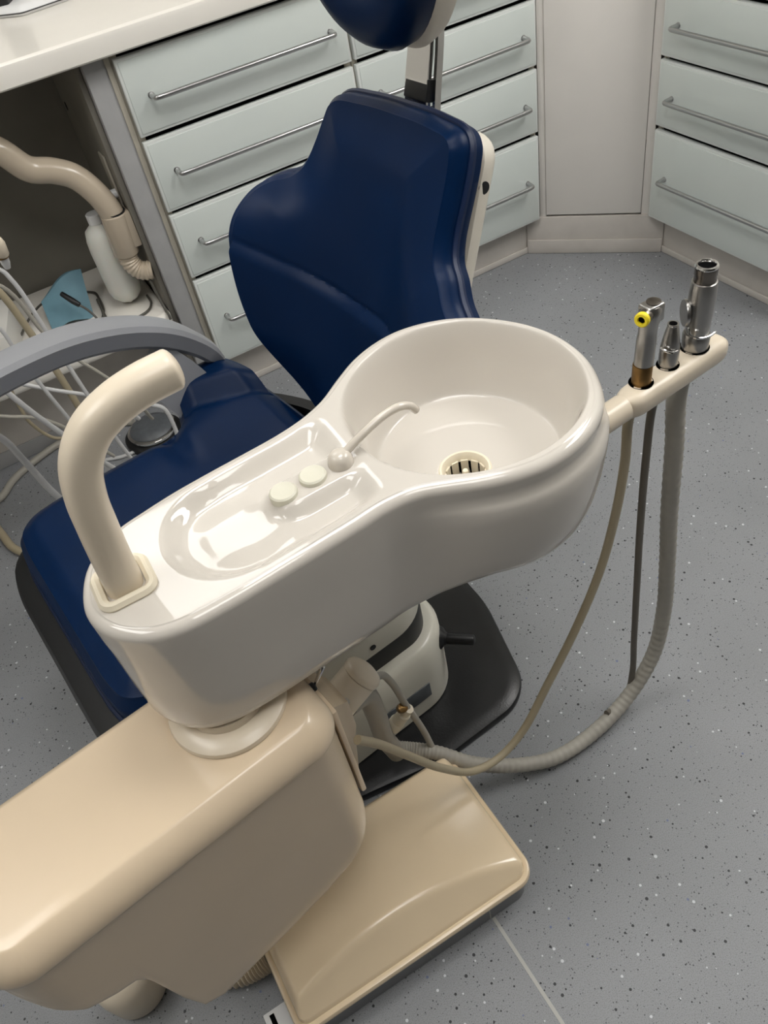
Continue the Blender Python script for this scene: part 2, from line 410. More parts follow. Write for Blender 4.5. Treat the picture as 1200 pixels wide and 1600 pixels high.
shelf = make('low_shelf', G().prism(shelf_poly, [(-.006, .304), (0, .312), (0, .336), (-.004, .345), (-.012, .350), (-.016, .350)]), M['worktop'], org=(-.2, 2.3, .304))
tag(shelf, 'low white shelf with rounded front edge inside the recess at left', 'shelf')

# ------------------------------------------------------------------ dental chair (authored in a frame turned by 7 degrees)
TH = math.radians(7.0)
VC = 1.01
chair = thing('dental_chair', 'blue vinyl dental chair with cream base and grey arched armrest', 'chair', (.30, VC, 0), TH)
# -- floor plate and base
pl = rpoly([(-.10, .80), (.36, .672), (.590, .664), (.680, .90), (.71, 1.15), (.60, 1.38), (-.10, 1.34)], [.08, .3, .10, .3, .2, .12, .08], 10)
make('floor_plate', G().prism(pl, [(-.012, .0008), (-.001, .003), (0, .012), (-.003, .019), (-.012, .023), (-.03, .025)]), M['plate'], chair)
def rrect(u0, u1, v0, v1, r, seg=8): return rpoly([(u0, v0), (u1, v0), (u1, v1), (u0, v1)], r, seg)
bp = rrect(-.04, .515, .772, 1.26, .10, 12)
make('base_lower', G().prism(bp, [(-.006, .0252), (0, .030), (0, .15), (-.002, .200), (-.008, .210), (-.016, .214), (-.03, .215)]), M['cream'], chair)
make('base_band', G().prism(bp, [(-.030, .2152), (-.030, .285)]), M['black'], chair)
bp2 = rrect(-.05, .488, .786, 1.26, .10, 12)
make('base_upper', G().prism(bp2, [(-.012, .2855), (-.002, .286), (0, .290), (0, .330), (-.004, .345), (-.014, .353), (-.03, .356), (-.045, .350), (-.06, .346), (-.075, .350), (-.085, .39), (-.09, .43)]), M['cream'], chair)
make('cover_screw', G().lathe([(.006, 0), (.006, .0015), (.004, .0016)], (.335, .7855, .312), (0, -1, 0), 16), M['black'], chair)
make('lift_column', G().prism(rrect(.08, .36, .88, 1.14, .05), [(0, .42), (0, .47)]), M['black'], chair)
make('rating_label', G().box(.355, .423, .7695, .7715, .075, .118, .0006), M['label'], chair)
make('rating_label', G().box(.288, .345, .7695, .7715, .075, .120, .0006), M['label'], chair)
g = G().tube([(.488, .808, .165), (.502, .792, .165), (.532, .760, .165)], [.011, .011, .0105], 16, cap_round=3)
make('stop_peg', g.lathe([(.024, -.002), (.022, .004), (.014, .010), (.0115, .014)], (.488, .808, .165), (.65, -.75, 0), 24), M['black'], chair)

# -- seat
def pillow(outline, skel, z_of, prof, T=26, N=200):
    """cushion: side profile rings (offset, z) then inner rings whose height is z_of(x, y, d)"""
    O = resample(outline, N); nn = normals2(O)
    A, B = np.array(skel[0]), np.array(skel[1]); ab = B - A
    tt = np.clip(((O - A) @ ab) / (ab @ ab), 0, 1); C = A + tt[:, None] * ab
    rings = [[(*(O[j] + nn[j] * o), z) for j in range(N)] for o, z in prof]
    o_last, z_last = prof[-1]
    S = O + nn * o_last
    for i in range(1, T + 1):
        t = i / T; P = S + (C - S) * t
        d = np.min(np.linalg.norm(P[:, None, :] - O[None, :, :], axis=2), axis=1)
        zz = z_of(P[:, 0], P[:, 1], d)
        rings.append([(P[j, 0], P[j, 1], zz[j]) for j in range(N)])
    return G().loft(rings, True, True, False)

half = [(-.070, 0), (-.070, .12), (-.068, .20), (-.058, .248), (-.026, .278), (.016, .288), (.10, .290), (.20, .289), (.262, .288), (.295, .302), (.313, .345), (.335, .390), (.375, .412), (.42, .412), (.458, .394), (.478, .345), (.488, .28), (.492, .2), (.494, .1), (.494, 0)]
seat_out = [(u, VC - .86 * min(v, .286)) for u, v in half] + [(u, VC + v) for u, v in half[-2:0:-1]]
seat_out = spline(seat_out, 260, True)
def seat_z(u, v, d):
    dv_ = np.abs(v - VC)
    z = .548 + .020 * sst(.0, .05, d)
    dish = .030 * np.exp(-((u - .38) / .20) ** 2) * (1 - sst(.08, .30, dv_))
    groove = .012 * np.exp(-((u - .262) / .020) ** 2) * sst(.14, .26, dv_)
    dv0 = .325 - (u - .29) * .40
    hip = .030 * sst(-.005, .045, (v - VC) - dv0) * sst(.275, .33, u)
    crease = .005 * np.exp(-(((v - VC) - dv0 + .006) / .010) ** 2) * sst(.27, .32, u)
    return z - dish - groove + hip - crease
make('seat', pillow(seat_out, ((.08, VC), (.36, VC)), seat_z, [(-.03, .490), (-.012, .491), (-.002, .498), (0, .508), (.0, .524), (-.003, .536), (-.012, .545)], 80, 420), M['leather'], chair)
make('seat_piping', G().tube([(p[0], p[1], .4955) for p in resample(seat_out, 160)], .0055, 8, closed=True), M['piping'], chair)
so = resample(seat_out, 160); sn = normals2(so)
prings = []
for z, o, kv in [(.345, -.05, .55), (.347, -.03, .62), (.357, -.01, .74), (.380, .020, .88), (.42, .038, .97), (.455, .043, 1), (.476, .036, 1), (.486, .018, 1), (.4885, .003, 1)]:
    oo = [o if o < 0 else o * (1 - sst(-.04, .10, so[j][0])) for j in range(160)]
    prings.append([(so[j][0] + sn[j][0] * oo[j], VC + (so[j][1] + sn[j][1] * oo[j] - VC) * kv, z) for j in range(160)])
make('seat_pan', G().loft(prings), M['black'], chair)

# -- backrest: sheet in (v', l) with forward offset n
ANG = math.radians(70); LB = np.array([math.cos(ANG), 0, math.sin(ANG)]); NB = np.array([-math.sin(ANG), 0, math.cos(ANG)]); PB = np.array([.50, VC, .50])
def bk(dv_, l, n): return PB + np.array([0, dv_, 0]) + LB * l + NB * n
def bend(dv_, l):
    g_ = (1 - .85 * sst(.34, .60, l)) * (.55 + .45 * sst(.05, .20, l))
    return 1.75 * dv_ ** 2 * g_ * (1 + np.where(np.asarray(dv_) > 0, .35, -.66) * sst(.06, .25, np.abs(dv_)))
bh = [(0, .02), (.06, .024), (.11, .038), (.155, .075), (.190, .115), (.218, .165), (.240, .225), (.255, .29), (.262, .345), (.262, .395), (.252, .432), (.232, .453), (.211, .463), (.198, .478), (.191, .515), (.186, .55), (.178, .575), (.158, .589), (.10, .595), (.05, .597), (0, .597)]
back_out = [(-a * (.90 - .13 * sst(.36, .47, b)), b - .055 * math.exp(-((b - .43) / .06) ** 2) * sst(.12, .2, a)) for a, b in bh] + [(a * .95, b) for a, b in bh[-2:0:-1]]
back_out = resample(spline(back_out[::-1], 500, True), 420)
if np.sum(back_out[:, 0] * np.roll(back_out[:, 1], -1) - np.roll(back_out[:, 0], -1) * back_out[:, 1]) < 0: back_out = back_out[::-1]
def sheet(outline, prof, T, zfun, skel, shrink=1.0, thick0=0.0):
    O = np.array(outline); nn = normals2(O); N = len(O)
    A, B = np.array(skel[0]), np.array(skel[1]); ab = B - A
    C = A + np.clip(((O - A) @ ab) / (ab @ ab), 0, 1)[:, None] * ab
    rings = []
    for o, h in prof:
        P = O + nn * o; b_ = bend(P[:, 0], P[:, 1])
        rings.append([bk(P[j, 0], P[j, 1], b_[j] + h) for j in range(N)])
    S = O + nn * prof[-1][0]
    for i in range(1, T + 1):
        P = S + (C - S) * (i / T)
        d = np.min(np.linalg.norm(P[:, None, :] - O[None, :, :], axis=2), axis=1)
        b_ = bend(P[:, 0], P[:, 1]); h = zfun(P[:, 0], P[:, 1], d)
        rings.append([bk(P[j, 0], P[j, 1], b_[j] + h[j]) for j in range(N)])
    return G().loft(rings, True, False, False)
def back_h(a, l, d):
    seam_l = .295 + .055 * (np.maximum(0, a) / .25) ** 1.4 - .35 * np.maximum(0, -a - .06)
    crease = .0022 * np.exp(-((l - seam_l) / .004) ** 2) - .009 * (1 - sst(-.022, .004, l - seam_l)) * sst(.02, .20, l)
    return .000 + .019 * sst(-.01, .085, d) - crease - .012 * np.exp(-((l - .18) / .10) ** 2) * np.exp(-(a / .12) ** 2)
make('backrest', sheet(back_out, [(-.03, -.058), (-.008, -.057), (-.001, -.050), (0, -.04), (0, -.020), (-.003, -.008), (-.010, -.001)], 80, back_h, ((0, .2), (0, .45))), M['leather'], chair)
bo = resample(back_out, 180); bb = bend(bo[:, 0], bo[:, 1])
make('backrest_piping', G().tube([bk(bo[j, 0], bo[j, 1], bb[j] - .030) + np.array([0, 0, 0]) for j in range(180)], .0065, 8, closed=True), M['piping'], chair)
shr = resample(rpoly([(-.130, .06), (.130, .06), (.130, .582), (-.130, .582)], [.04, .04, .035, .035], 8), 140)
shn = normals2(shr); srings = []
for o, h in [(-.03, -.056), (-.004, -.057), (0, -.062), (0, -.078), (-.004, -.086), (-.014, -.092), (-.03, -.095)]:
    P = shr + shn * o; srings.append([bk(P[j, 0], P[j, 1], h) for j in range(140)])
shell = make('backrest_shell', G().loft(srings), M['shell'], chair)
# socket in the shell's side and the small inset plate under it
sp = bk(-.1295, .515, -.070)
make('socket', G().lathe([(.0095, -.002), (.0095, .0006), (.008, .0008), (0, .0008)], sp, (-.1, -1, 0), 20), M['black'], shell)
# -- headrest
def pad(cu, hw, hh, th, n0, exp=2.3):
    rings = []; N = 64
    for f_, h in ((.02, -th * .5), (.80, -th * .5), (.95, -th * .40), (1.0, -th * .15), (.99, th * .12), (.95, th * .30), (.86, th * .43), (.70, th * .49), (.45, th * .46), (.02, th * .40)):
        r = []
        for j in range(N):
            a = 2 * math.pi * j / N; ca_, sa_ = math.cos(a), math.sin(a)
            x = hw * f_ * math.copysign(abs(ca_) ** (2 / exp), ca_); y = hh * f_ * math.copysign(abs(sa_) ** (2 / exp), sa_)
            x *= (1 - .16 * (y / hh < 0) * abs(y / hh))
            r.append(bk(cu[0] + x, cu[1] + y, n0 + h + 1.2 * x * x + .22 * y))
        rings.append(r)
    return G().loft(rings)
make('headrest', pad((.012, .835), .150, .170, .075, .075), M['leather'], chair)
hs = make('headrest_shell', pad((.008, .837), .146, .166, .055, .035), M['shell'], chair)
stem = [bk(.010, .48, -.070), bk(.010, .62, -.040), bk(.010, .68, -.035), bk(.010, .74, -.020), bk(.010, .80, -.0)]
make('headrest_stem', G().tube(spline(stem, 20), 1.0, section=[(.004, -.026), (.004, .024), (-.004, .024), (-.004, -.026)], up=NB), M['chrome'], chair)
sb = [bk(-0.019, .49, -.080), bk(-0.019, .60, -.055), bk(-0.019, .68, -.044), bk(-0.017, .705, -.040), bk(-0.011, .73, -.028), bk(-.01, .76, -.012)]
make('headrest_strap', G().tube(spline(sb, 24), 1.0, section=[(.0055, -.003), (.0055, .003), (-.0055, .003), (-.0055, -.003)], up=NB), M['chrome'], chair)
make('stem_collar', G().box(-.026, .026, -.008, .008, 0, .03, .002).xform(Matrix(((0, NB[0], LB[0], bk(.010, .605, -.043)[0]), (1, NB[1], LB[1], bk(.010, .605, -.043)[1]), (0, NB[2], LB[2], bk(.010, .605, -.043)[2]), (0, 0, 0, 1)))), M['black'], chair)
# -- hinge under the backrest
make('back_hinge', G().prism(rrect(.46, .66, .86, 1.20, .05), [(-.01, .36), (0, .37), (0, .47), (-.02, .50)]), M['black'], chair)
ha = spline([(.40, 1.36, .43), (.47, 1.345, .455), (.53, 1.26, .455), (.56, 1.17, .45)], 20)
make('hinge_arm', G().tube(ha, 1.0, section=[(.035, -.012), (.035, .012), (-.035, .012), (-.035, -.012)], up=(0, 0, 1)), M['black'], chair)
# -- armrest: flattened arch along the far side
ar = spline([(-.62, 1.385, .56), (-.45, 1.385, .66), (-.25, 1.385, .725), (-.05, 1.385, .757), (.10, 1.385, .765), (.20, 1.385, .757), (.29, 1.385, .730), (.36, 1.385, .690), (.41, 1.385, .640), (.443, 1.385, .588)], 60)
wprof = np.interp(np.linspace(0, 1, 60), [0, .1, .55, .8, .95, 1], [.7, 1, 1, .95, .75, .45])
sec = [(.36, -1), (.62, -.8), (.72, 0), (.62, .8), (.36, 1), (-.45, .92), (-.72, .6), (-.72, -.6), (-.45, -.92)]
make('armrest', G().tube([tuple(p) for p in ar], list(.036 * wprof), section=sec, up=(0, 0, 1), cap_round=3), M['armrest'], chair, angle=30)
make('armrest_bracket', G().tube(spline([(.30, 1.375, .66), (.34, 1.36, .60), (.37, 1.35, .52), (.38, 1.33, .43)], 14), 1.0, section=[(.05, -.015), (.05, .015), (-.05, .015), (-.05, -.015)], up=(1, 0, 0)), M['armrest'], chair)

# ------------------------------------------------------------------ spittoon unit
unit = thing('spittoon_unit', 'beige dental spittoon unit with white rinsing basin in the foreground', 'dental unit', (.06, .56, 0))
outl = [(-.100, .655), (-.096, .625), (-.081, .597), (-.052, .572), (-.02, .562), (.03, .561), (.104, .566), (.184, .572), (.225, .576), (.262, .572), (.295, .557), (.324, .542), (.359, .529), (.397, .522), (.44, .526), (.48, .541), (.515, .568), (.541, .61), (.554, .65), (.556, .70), (.545, .745), (.522, .787), (.49, .823), (.45, .848), (.405, .860), (.365, .857), (.325, .843), (.288, .82), (.252, .795), (.219, .781), (.181, .773), (.136, .769), (.093, .766), (.04, .761), (.0, .754), (-.034, .746), (-.064, .728), (-.086, .702)]
O = resample(spline(outl, 400, True), 320)
DR = np.array([.379, .671])
def basin_geo():
    N = len(O); nn = normals2(O)
    A, B = np.array([-.012, .66]), np.array([.40, .69]); ab = B - A
    C = A + np.clip(((O - A) @ ab) / (ab @ ab), 0, 1)[:, None] * ab
    lf = sst(.24, .34, O[:, 0])
    arm = [(-.045, .678), (-.026, .679), (-.013, .683), (-.005, .691), (-.002, .706), (-.001, .745), (-.001, .78), (-.001, .815), (0, .835), (0, .842), (0, .848), (0, .858), (0, .868)]
    bow = [(-.060, .686), (-.040, .688), (-.028, .693), (-.018, .702), (-.010, .718), (-.003, .745), (.003, .780), (.0065, .815), (.007, .836), (.003, .843), (-.002, .848), (-.0015, .857), (0, .868)]
    rings = []
    for (oa, za), (ob, zb) in zip(arm, bow):
        o = oa * (1 - lf) + ob * lf; z = za * (1 - lf) + zb * lf
        P = O + nn * o[:, None]; rings.append([(P[j, 0], P[j, 1], z[j]) for j in range(N)])
    Rr = .012
    for k in range(1, 9):
        ph = k / 8 * math.pi / 2; P = O - nn * (Rr - Rr * math.cos(ph)); z = .868 + Rr * math.sin(ph)
        rings.append([(P[j, 0], P[j, 1], z) for j in range(N)])
    OD = resample(O, 2600)
    S = O - nn * Rr; T = 120
    for i in range(1, T + 1):
        t = (i / T) ** 1.25; P = S + (C - S) * t
        x, y = P[:, 0], P[:, 1]
        d = np.min(np.linalg.norm(P[:, None, :] - OD[None, :, :], axis=2), axis=1)
        z = basin_h(x, y, d - Rr)
        rings.append([(x[j], y[j], z[j]) for j in range(N)])
    return G().loft(rings, True, True, False)
def smin(a, b, k):
    h = np.clip(.5 + .5 * (b - a) / k, 0, 1); return b * (1 - h) + a * h - k * h * (1 - h)
def basin_h(x, y, dd):
    zt = .8805
    left = np.where(x < .080, .084 - np.hypot(x - .080, y - .666), 1.0)
    sdt = smin(dd - .004, left, .006)
    fade = 1 - sst(.205, .240, x)
    tray = (.017 + .0006 * np.sin(x * 62 + y * 35 + 1.0) * np.sin(y * 70 - x * 25) - .002 * sst(.026, .06, sdt)) * sst(0, .026, sdt) * fade
    px = np.clip(x, .152, .32); sdb = np.hypot(x - px, y - (.668 + (px - .152) * .04))
    blk = 1 - sst(.018, .036, sdb)
    za = zt - tray; za = za + blk * np.maximum(0, (.8785 - za))
    sb = smin(dd - .001, .152 - np.hypot(x - .40, y - .69), .012)
    f = np.clip(sb / .034, 0, 1); fz = np.clip(f * f * (3 - 2 * f), 0, 1) ** .9
    rd = np.hypot(x - DR[0], y - DR[1])
    zf = .779 - .010 * (1 - np.clip(rd / .13, 0, 1)) - .036 * (1 - sst(.0285, .0315, rd))
    return za * (1 - fz) + zf * fz
basin = make('basin', basin_geo(), M['basin'], unit, angle=80, weld=False)
zfl = .7695
g = G().lathe([(.0345, -.002), (.0345, .0022), (.0330, .0040), (.0305, .0036), (.0285, .0005), (.0272, -.005), (.0265, -.008), (.0272, -.009), (.0285, -.008), (.0295, -.002)], (*DR, zfl), n=40, cap=False)
for k in range(12):
    a = 2 * math.pi * k / 12; c, s = math.cos(a), math.sin(a)
    g.box(-.0012, .0012, -.0050, .0050, -.032, -.006, .0005, 1, Matrix(((c, -s, 0, DR[0] + .0258 * c), (s, c, 0, DR[1] + .0258 * s), (0, 0, 1, zfl), (0, 0, 0, 1))))
strainer = make('drain_strainer', g, M['cream_rubber'], basin)
make('drain_slot_shade', G().lathe([(.0283, -.0085), (.0283, -.0345), (0.0, -.0345)], (*DR, zfl), n=32, cap=False), M['hole_shade'], basin)  # dark sleeve added to paint the shade behind the strainer slots
make('strainer_post', G().lathe([(.007, -.034), (.005, -.026), (.0040, -.002), (.0034, .000), (0, .000)], (*DR, zfl), n=16), M['cream_rubber'], basin)
for bx, by in ((.143, .668), (.182, .671)):
    make('push_button', G().lathe([(.0165, -.004), (.0165, .002), (.0160, .0045), (.0140, .0062), (.0120, .0058), (.008, .0050), (0, .0048)], (bx, by, .8785), n=36), M['button'], basin)
fx, fy = .219, .672
g = G().lathe([(.0155, -.004), (.0155, .002), (.0145, .008), (.0115, .0135), (.007, .016), (0, .0165)], (fx, fy, .8785), n=32)
make('spout_base', g, M['spout'], basin)
make('spout', G().tube(spline([(fx, fy, .884), (fx + .018, fy + .002, .893), (fx + .045, fy + .004, .9035), (fx + .068, fy + .006, .909), (fx + .088, fy + .007, .909), (fx + .102, fy + .0075, .902), (fx + .109, fy + .008, .892)], 40), .0050, 16, cap_round=2), M['spout'], basin)

# grab handle
hp = spline([(-.052, .655, .872), (-.049, .655, .92), (-.045, .655, .965), (-.040, .655, 1.005), (-.029, .655, 1.040), (-.008, .655, 1.067), (.020, .655, 1.082), (.050, .655, 1.089), (.080, .655, 1.091)], 60)
sec = [(1.0 * math.copysign(abs(math.cos(a)) ** .8, math.cos(a)), .98 * math.copysign(abs(math.sin(a)) ** .8, math.sin(a))) for a in np.linspace(0, 2 * math.pi, 32, endpoint=False)]
hd = make('grab_handle', G().tube([tuple(p) for p in hp], [.0205, .020, .0195, .019], section=sec, up=(0, 1, 0), cap_round=5), M['beige_light'], unit)
fl = rpoly([(-.083, .623), (-.020, .623), (-.020, .687), (-.083, .687)], .016, 6)
make('handle_gasket', G().prism(fl, [(0, .879), (.001, .883), (-.002, .8875), (-.006, .8885), (-.010, .886), (-.011, .880)]), M['cream_rubber'], hd)

# swivel column between basin and housing
cc = (-.018, .618)
make('swivel_neck', G().lathe([(.050, .664), (.050, .685)], (*cc, 0), n=48), M['beige_light'], unit)
make('swivel_flange', G().lathe([(.074, .6575), (.0745, .660), (.073, .664), (.068, .667), (.058, .671), (.053, .6715)], (*cc, 0), n=56), M['beige_light'], unit)

# housing in its own 8 degree frame: (s, w, z) -> world
HB = math.radians(8.0); HO = np.array([-.310, .470])
HM = Matrix(((math.cos(HB), -math.sin(HB), 0, HO[0]), (math.sin(HB), math.cos(HB), 0, HO[1]), (0, 0, 1, 0), (0, 0, 0, 1)))
zb_pts = [(-.060, .580), (-.050, .556), (-.034, .502), (-.010, .472), (.022, .456), (.046, .450), (.056, .43), (.064, .32), (.074, .258), (.10, .242), (.20, .260), (.29, .282), (.345, .306), (.385, .348), (.41, .385)]
def housing():
    P = resample(rpoly([(-.060, -.010), (.405, -.010), (.405, .200), (-.060, .200)], [.06, .05, .03, .05], 14), 520)
    nn = normals2(P)
    zb = np.interp(P[:, 0], [a for a, b in zb_pts], [b for a, b in zb_pts])
    rings = []
    for o, z in [(-.040, .657), (-.030, .6569), (-.0265, .6566), (-.0245, .6559), (-.0225, .6547), (-.019, .6522), (-.015, .6488), (-.011, .6447), (-.0072, .6398), (-.004, .6345), (-.0017, .6290), (-.0004, .6235), (0, .6190), (-.0004, .6165), (-.0018, .6142), (-.0034, .6120), (-.0040, .608)]:
        rings.append([(*(P[j] + nn[j] * o), z) for j in range(len(P))])
    for k, o in [(.25, -.004), (.5, -.004), (.75, -.004), (.9, -.0045)]:
        rings.append([(*(P[j] + nn[j] * o), .610 + (zb[j] + .02 - .610) * k) for j in range(len(P))])
    for dz, o in [(.02, -.004), (.012, -.005), (.005, -.008), (.001, -.013), (0, -.020), (0, -.028)]:
        rings.append([(*(P[j] + nn[j] * o), zb[j] + dz) for j in range(len(P))])
    return G().loft(rings, True, True, False).xform(HM)
make('housing', housing(), M['beige'], unit, angle=50)
ep = make('end_panel', G().box(.4035, .412, .030, .178, .392, .612, .003).xform(HM), M['beige'], unit)
# hood with the hose outlet on the end panel
rings = []
for s_, k in ((.4122, 1), (.424, .72), (.436, .40), (.446, .22)):
    q = [(s_, .045 + .045 * (1 - k), .41 + .075 * (1 - k)), (s_, .165 - .045 * (1 - k), .41 + .075 * (1 - k)), (s_, .165 - .045 * (1 - k), .60 - .085 * (1 - k)), (s_, .045 + .045 * (1 - k), .60 - .085 * (1 - k))]
    rings.append(q)
make('hose_hood', G().loft(rings).xform(HM), M['beige'], ep)
sw = np.array(HM @ Vector((.406, .080, .612)))
g = G().lathe([(.007, 0), (.007, .004), (.005, .006)], sw, (1, .1, 0), 16)
tg = make('toggle_switch', g, M['black'], unit)
make('lever', G().tube([sw + (.004, 0, 0), sw + (.016, .004, .012), sw + (.024, .006, .022)], [.002, .0028, .0042], 12, cap_round=3), M['chrome'], tg)
# filter canister beyond the end panel
ca0 = np.array((.080, .648, .462)); cax = np.array((.82, .0, .58)); cax /= np.linalg.norm(cax)
can = make('filter_canister', G().lathe([(.028, 0), (.028, .092), (.027, .094)], ca0, cax, 40), M['beige_light'], unit)
make('canister_cap', G().lathe([(.027, .0945), (.0292, .0955), (.0292, .102), (.026, .107), (.017, .111), (0, .113)], ca0, cax, 40), M['beige_light'], can)
lv = ca0 + cax * .040 + np.array((-.006, -.024, .012))
make('canister_latch', G().tube([lv, lv + (.006, -.004, .014), lv + (.012, -.006, .028)], [.004, .005, .0065], 10, cap_round=2), M['hose_grey'], can)
# drain conduit, small hose and brass valve below the canister
make('drain_conduit', G().tube(spline([(.125, .655, .455), (.165, .690, .40), (.178, .712, .30), (.185, .728, .18), (.20, .735, .10)], 30), .0175, 20), M['hose_grey'], unit)
make('small_hose', G().tube(spline([(.150, .655, .47), (.190, .675, .45), (.214, .70, .38), (.235, .715, .26), (.255, .715, .15), (.26, .70, .09)], 30), .006, 12), M['hose_grey'], unit)
vb = (.215, .725, .215)
g = G().lathe([(.012, 0), (.012, .03), (.009, .032), (.009, .05)], vb, (.3, -.2, .6), 20).lathe([(.014, -.02), (.014, .0), (.011, .004)], vb, (.3, -.2, .6), 20)
valve = make('shutoff_valve', g, M['cream_rubber'], unit)
make('valve_stem', G().lathe([(.006, 0), (.009, .004), (.009, .014), (.005, .016)], (.222, .716, .262), (.2, -.3, .5), 16), M['brass'], valve)
# trap under the left end
wc = make('waste_container', G().lathe([(.046, .001), (.052, .01), (.054, .06), (.052, .085), (.044, .098), (.028, .105), (0, .107)], (-.378, .668, 0), (0, 0, 1), 44), M['beige_light'], org=(-.378, .668, 0))
tag(wc, 'pale domed container on the floor under the left end of the beige housing', 'container')
# pedestal under the housing, floor cover and plinth
make('pedestal', G().prism(rpoly([(-.14, .57), (-.05, .57), (-.05, .645), (-.14, .64)], .02, 5), [(0, .10), (0, .30)]), M['beige'], unit)
cov = resample(rpoly([(-.162, .424), (.286, .420), (.283, .688), (-.160, .688)], [.025, .035, .04, .03], 10), 260)
def cover_z(x, y, d):
    k = ((x - .05) / .235)
    k = (x - .04) / .24
    top = .016 + .034 * np.clip(1 - k * k, 0, 1) + .012 * sst(.50, .66, y)
    hgt = smin(.92 * (y - .424 - .004), top, .007)
    hgt = smin(hgt, 1.8 * (.284 - x) - .004, .009)
    hgt = smin(hgt, 1.8 * (x + .160) - .004, .009)
    hgt = smin(hgt, 2.0 * (.688 - y) - .004, .012)
    return .0845 + np.maximum(hgt, -.002)
make('base_cover', pillow(cov, ((-.06, .555), (.185, .555)), cover_z, [(-.012, .0705), (-.003, .071), (0, .074), (0, .081), (-.002, .0845), (-.006, .0855), (-.010, .0845)], 60, 260), M['beige_cover'], unit)
pb = make('base_plinth', G().prism(rpoly([(-.150, .434), (.276, .430), (.274, .678), (-.150, .678)], [.02, .03, .035, .02], 8), [(0, .0005), (0, .070)]), M['base_vinyl'], unit)
make('plinth_seam', G().box(.1895, .1920, .4300, .4326, .002, .069, .0003), M['weld'], pb)
make('plinth_seam', G().box(.071, .073, .4312, .4332, .002, .069, .0003), M['base_vinyl'], pb)
# ribbed drain hose at the left of the base and the white bracket
rp = spline([(-.160, .572, .040), (-.185, .574, .034), (-.215, .582, .028), (-.26, .61, .024), (-.33, .68, .024)], 300)
rr = [.0185 + .0048 * math.cos(2 * math.pi * i / 16) for i in range(300)]
make('ribbed_hose', G().tube([tuple(p) for p in rp], rr, 20), M['beige_light'], unit, angle=80)
brk = make('floor_bracket', G().box(-.205, -.152, .452, .498, .001, .040, .0015), M['white'], unit)
make('bracket_slot', G().box(-.196, -.188, .460, .492, .0395, .0405, .0003), M['hole_shade'], brk)

# tool holder on the right of the bowl
HD = np.array([math.cos(math.radians(6)), math.sin(math.radians(6))]); HN = np.array([-HD[1], HD[0]])
hc0 = np.array([.560, .590])
def hw(a, b, z): p = hc0 + HD * a + HN * b; return (p[0], p[1], z)
sec = [(.0175 * math.copysign(abs(math.cos(a)) ** .7, math.cos(a)), .0205 * math.copysign(abs(math.sin(a)) ** .7, math.sin(a))) for a in np.linspace(0, 2 * math.pi, 28, endpoint=False)]
hsec = []
LH = .175
for a_, k in ((.004, .55), (.010, .80), (.020, .97), (.03, 1.0), (LH - .012, 1.0), (LH - .004, .96), (LH + .003, .86), (LH + .009, .66), (LH + .012, .40)):
    hsec.append([hw(a_, b * k, .8225 + a * (k if a_ > .1 else (.75 + .25 * k))) for a, b in sec])
holder = make('tool_holder', G().loft(hsec), M['beige_light'], unit)
make('holder_stub', G().lathe([(.0175, 0), (.0175, .040), (.0165, .041)], hw(-.036, 0, .8225), (HD[0], HD[1], 0), 32), M['beige_light'], holder)
HOLES = [(.040, .004, .0145), (.088, .004, .0135), (.138, .004, .0175)]
for a_, b_, r_ in HOLES:
    make('holder_hole', G().lathe([(r_, .0), (r_ + .0006, .0008), (r_ + .0009, 0)], hw(a_, b_, .8398), (0, 0, 1), 28, cap=True), M['hole_shade'], holder)  # black disc paints the shade in the hole

# ------------------------------------------------------------------ instruments in the holder, each with its hose
hA, hB, hC = [np.array(hw(a_, b_, .8405)) for a_, b_, r_ in HOLES]
ins = thing('air_handpiece', 'chrome angled coupling with yellow ring, nearest the basin in the holder', 'handpiece', tuple(hA), 0, 'instruments in the tool holder')
make('sleeve', G().lathe([(.0122, -.004), (.0122, .026), (.0118, .027)], hA, (.02, 0, 1), 28), M['brass'], ins)
make('barrel', G().lathe([(.0118, .0272), (.0118, .060), (.0108, .070), (.0110, .080), (.0128, .090), (.0134, .097), (.0128, .104), (.0105, .1075), (0, .108)], hA, (.05, 0, 1), 28), M['steel'], ins)
hd0 = hA + np.array((.005, 0, .0985))
make('head_block', G().box(-.011, .014, -.010, .010, -.013, .011, .003, 3).xform(Matrix.Translation(hd0)), M['steel'], ins)
make('head_cap', G().lathe([(.0085, 0), (.0085, .0012), (.006, .0018), (0, .0018)], hd0 + np.array((.004, 0, .011)), (.0, 0, 1), 24), M['darksteel'], ins)
nax = (-.86, -.38, .12)
make('nozzle', G().lathe([(.0085, .006), (.0085, .017), (.0075, .0195)], hd0, nax, 24), M['darksteel'], ins)
yr = make('yellow_ring', G().lathe([(.0070, .0190), (.0088, .0200), (.0088, .0245), (.0075, .0258), (.0045, .0258), (.0042, .0220)], hd0, nax, 24, cap=False), M['yellow'], ins)
make('ring_bore', G().lathe([(.0043, .0226), (.0043, .0232), (0, .0232)], hd0, nax, 5), M['hole_shade'], yr)
h1 = [(hA[0], hA[1], .836), (.598, .613, .771), (.597, .613, .696), (.587, .613, .601), (.561, .611, .49), (.513, .607, .383), (.449, .602, .276), (.388, .597, .185), (.335, .593, .158), (.28, .588, .180), (.223, .584, .263), (.176, .58, .362), (.135, .577, .450), (.108, .575, .495)]
make('hose', G().tube(spline(h1, 110), .0068, 14), M['hose_beige'], ins)

